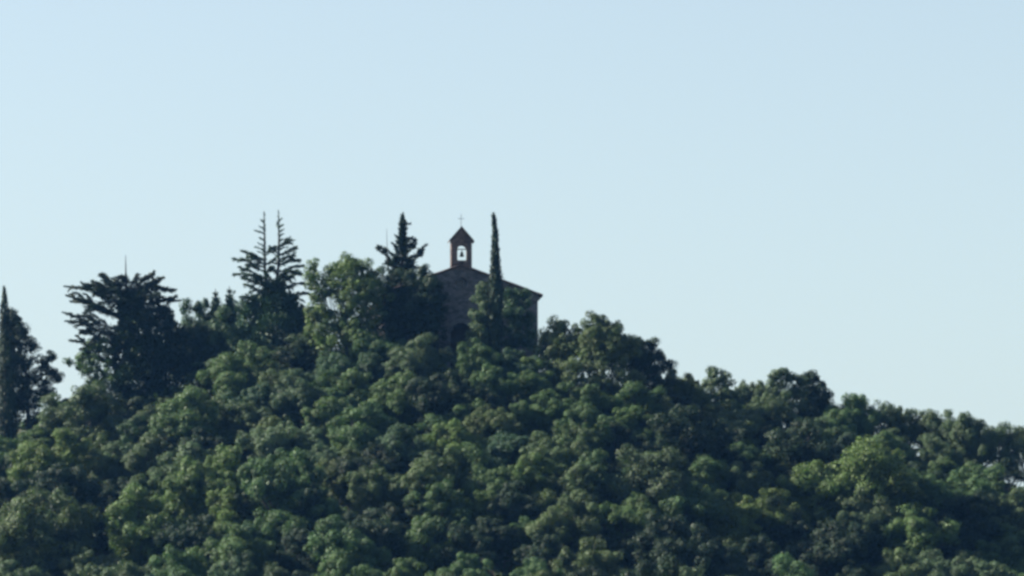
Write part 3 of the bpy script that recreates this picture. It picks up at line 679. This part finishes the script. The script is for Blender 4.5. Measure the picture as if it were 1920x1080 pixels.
rt = link('ridge_tile', tubes_mesh('ridge_tile', [tube([(0, -.18, AZ + .18), (0, 3, AZ + .18), (0, 8, AZ + .18), (0, LEN + .2, AZ + .18)], [.11] * 4, sides=8)]), M_TILE, roof)
for s in (-1, 1):   # cornice under the eaves
    bm = bmesh.new(); box(bm, min(s * (HW + .002), s * (HW + .16)), max(s * (HW + .002), s * (HW + .16)), .02, LEN - .02, EZ - .24, EZ - .10)
    bm_obj('cornice', bm, M_DRESSED, chapel)
# door leaf, surround
bm = bmesh.new()
for i in range(6):
    x = -.62 + i * .2; box(bm, x - .028 + .002, x - .028 + .198, .32 - .006 * (i % 2), .38, -1.0, 2.13 - .38 * abs((i - 2.5) / 2.5) ** 2)
door = bm_obj('door', bm, M_WOOD, chapel)
bm = bmesh.new(); bmesh.ops.create_uvsphere(bm, u_segments=10, v_segments=6, radius=.05, matrix=Matrix.Translation((.32, .28, 1.0)))
bm_obj('handle', bm, M_IRON, door, True)
def ring_wall(bm, inner_loop, outer_loop, y0, y1): fill_prism(bm, outer_loop, [inner_loop], y0, y1)
bm = bmesh.new(); ring_wall(bm, arch(-.03, .625, -1.05, 1.55), arch(-.03, .90, -1.1, 1.55), -.06, -.004); bm_obj('door_surround', bm, M_DRESSED, chapel)
win = bm_obj('window', (lambda b: (ring_wall(b, circle(.02, 4.63, .345), circle(.02, 4.63, .50), -.05, -.004), b)[1])(bmesh.new()), M_STONE, chapel)
bm = bmesh.new(); bmesh.ops.create_cone(bm, cap_ends=True, segments=20, radius1=.36, radius2=.36, depth=.03, matrix=Matrix.Translation((.02, .36, 4.63)) @ Matrix.Rotation(R(90), 4, 'X'))
bm_obj('pane', bm, M_GLASS, win)
# bell gable standing on the front wall
BZ = 5.45; bw = .64; dp = .72; SHZ = 7.32; TOPZ = 8.02
bm = bmesh.new()
OPEN = arch(.05, .30, 6.05, 6.72, 12)
fill_prism(bm, [(-bw, BZ), (bw, BZ), (bw, SHZ), (0, TOPZ), (-bw, SHZ)], [OPEN], -.03, dp)
gable = bm_obj('bell_gable', bm, M_BELLSTONE, chapel)
bm = bmesh.new()
for s in (-1, 1):
    t = .10
    prof = [(0, TOPZ + .005), (s * (bw + .14), SHZ - .15), (s * (bw + .14), SHZ - .15 + t), (0, TOPZ + .05 + t)]
    v0 = [bm.verts.new((x, -.12, z)) for x, z in prof]; v1_ = [bm.verts.new((x, dp + .1, z)) for x, z in prof]
    bm.faces.new(v0); bm.faces.new(v1_[::-1])
    for i in range(4): bm.faces.new([v0[i], v0[(i + 1) % 4], v1_[(i + 1) % 4], v1_[i]])
bm_obj('coping', bm, M_TILE, gable)
bm = bmesh.new()   # bell: turned profile
prof = [(0.0, .30), (.05, .30), (.08, .27), (.095, .18), (.115, .09), (.15, .02), (.165, 0), (.14, 0), (.09, .1), (0, .22)]
seg = 18; rings = [[bm.verts.new((r * math.cos(2 * math.pi * j / seg), r * math.sin(2 * math.pi * j / seg), z)) for j in range(seg)] for r, z in prof]
for a_, b_ in zip(rings, rings[1:]):
    for j in range(seg): bm.faces.new([a_[j], a_[(j + 1) % seg], b_[(j + 1) % seg], b_[j]])
bmesh.ops.remove_doubles(bm, verts=bm.verts, dist=1e-4)
box(bm, -.02, .02, -.02, .02, .29, .44); box(bm, -.30, .30, -.03, .03, .42, .48); bmesh.ops.create_uvsphere(bm, u_segments=8, v_segments=6, radius=.03, matrix=Matrix.Translation((0, 0, -.02)))
bell = bm_obj('bell', bm, M_BRONZE, gable, False); bell.location = (.05, .34, 6.32)
bm = bmesh.new()
z0 = TOPZ + .1
box(bm, -.013, .013, .285, .311, z0 - .15, z0 + .80); box(bm, -.17, -.0135, .285, .311, z0 + .535, z0 + .56); box(bm, .0135, .17, .285, .311, z0 + .535, z0 + .56)
for x, z in ((-.18, z0 + .547), (.18, z0 + .547), (0, z0 + .81)): bmesh.ops.create_uvsphere(bm, u_segments=8, v_segments=6, radius=.02, matrix=Matrix.Translation((x, .298, z)))
bm_obj('cross', bm, M_IRON, gable)

# ------------------------------------------------------------------ light, sky, camera
SUN_EL, SUN_B = R(32), R(11)          # sun on the left, a little behind the hill
sd = Vector((-math.cos(SUN_EL) * math.cos(SUN_B), math.cos(SUN_EL) * math.sin(SUN_B), math.sin(SUN_EL)))
sl = bpy.data.lights.new('sun', 'SUN'); sl.energy = 5.0; sl.angle = R(0.5); sl.color = (1.0, 0.94, 0.84)
so = bpy.data.objects.new('sun', sl); COL.objects.link(so); so.rotation_euler = (-sd).to_track_quat('-Z', 'Y').to_euler(); so.location = (-100, 180, 120)
w = bpy.data.worlds.new('World'); SC.world = w; w.use_nodes = True
N = w.node_tree.nodes; Lk = w.node_tree.links; bg = N['Background']
sky = N.new('ShaderNodeTexSky'); sky.sky_type = 'NISHITA'; sky.sun_disc = False
sky.sun_elevation = SUN_EL; sky.sun_rotation = math.atan2(sd.x, sd.y)
sky.altitude = 300; sky.air_density = 1.0; sky.dust_density = 2.3; sky.ozone_density = 1.0
tcw = N.new('ShaderNodeTexCoord'); sxyz = N.new('ShaderNodeSeparateXYZ'); Lk.new(tcw.outputs['Generated'], sxyz.inputs[0])
veil = N.new('ShaderNodeMapRange'); veil.inputs['From Min'].default_value = 0.05; veil.inputs['From Max'].default_value = 0.62
veil.inputs['To Min'].default_value = 0.72; veil.inputs['To Max'].default_value = 0.0; Lk.new(sxyz.outputs[2], veil.inputs['Value'])
vm = N.new('ShaderNodeMix'); vm.data_type = 'RGBA'; Lk.new(veil.outputs[0], vm.inputs[0]); Lk.new(sky.outputs[0], vm.inputs[6]); vm.inputs[7].default_value = (3.26, 3.98, 4.06, 1)
Lk.new(vm.outputs[2], bg.inputs[0]); bg.inputs[1].default_value = 0.05

# the air: one box round everything
HAZE = 0.00008
if HAZE:
    bm = bmesh.new(); box(bm, -1550, 1550, -450, 1850, BASE_Z - 8, 36)
    hz = bm_obj('haze', bm, None); hm, nt, hN, hL = new_mat('haze_air')
    ho = hN.new('ShaderNodeOutputMaterial'); pv = hN.new('ShaderNodeVolumePrincipled')
    pv.inputs['Color'].default_value = (.15, .42, .95, 1); pv.inputs['Density'].default_value = HAZE; pv.inputs['Anisotropy'].default_value = .2
    hL.new(pv.outputs[0], ho.inputs['Volume']); hz.data.materials.append(hm); tag(hz, kind='stuff')

cam = bpy.data.cameras.new('camera'); co = bpy.data.objects.new('camera', cam); COL.objects.link(co)
co.location = (0, 0, 0); co.rotation_euler = (R(90) + PITCH, 0, 0)
cam.sensor_width = 36; cam.lens = 36 * F / 1920.0; cam.clip_end = 8000; cam.clip_start = 1
SC.camera = co
SC.view_settings.view_transform = 'Standard'; SC.view_settings.look = 'None'; SC.view_settings.exposure = 2.0; SC.view_settings.gamma = 1
SC.cycles.pixel_filter_type = 'BLACKMAN_HARRIS'; SC.cycles.filter_width = 3.1   # soft long-lens picture
SC.cycles.use_denoising = True
SC.cycles.max_bounces = 5; SC.cycles.diffuse_bounces = 2; SC.cycles.glossy_bounces = 2; SC.cycles.transmission_bounces = 3
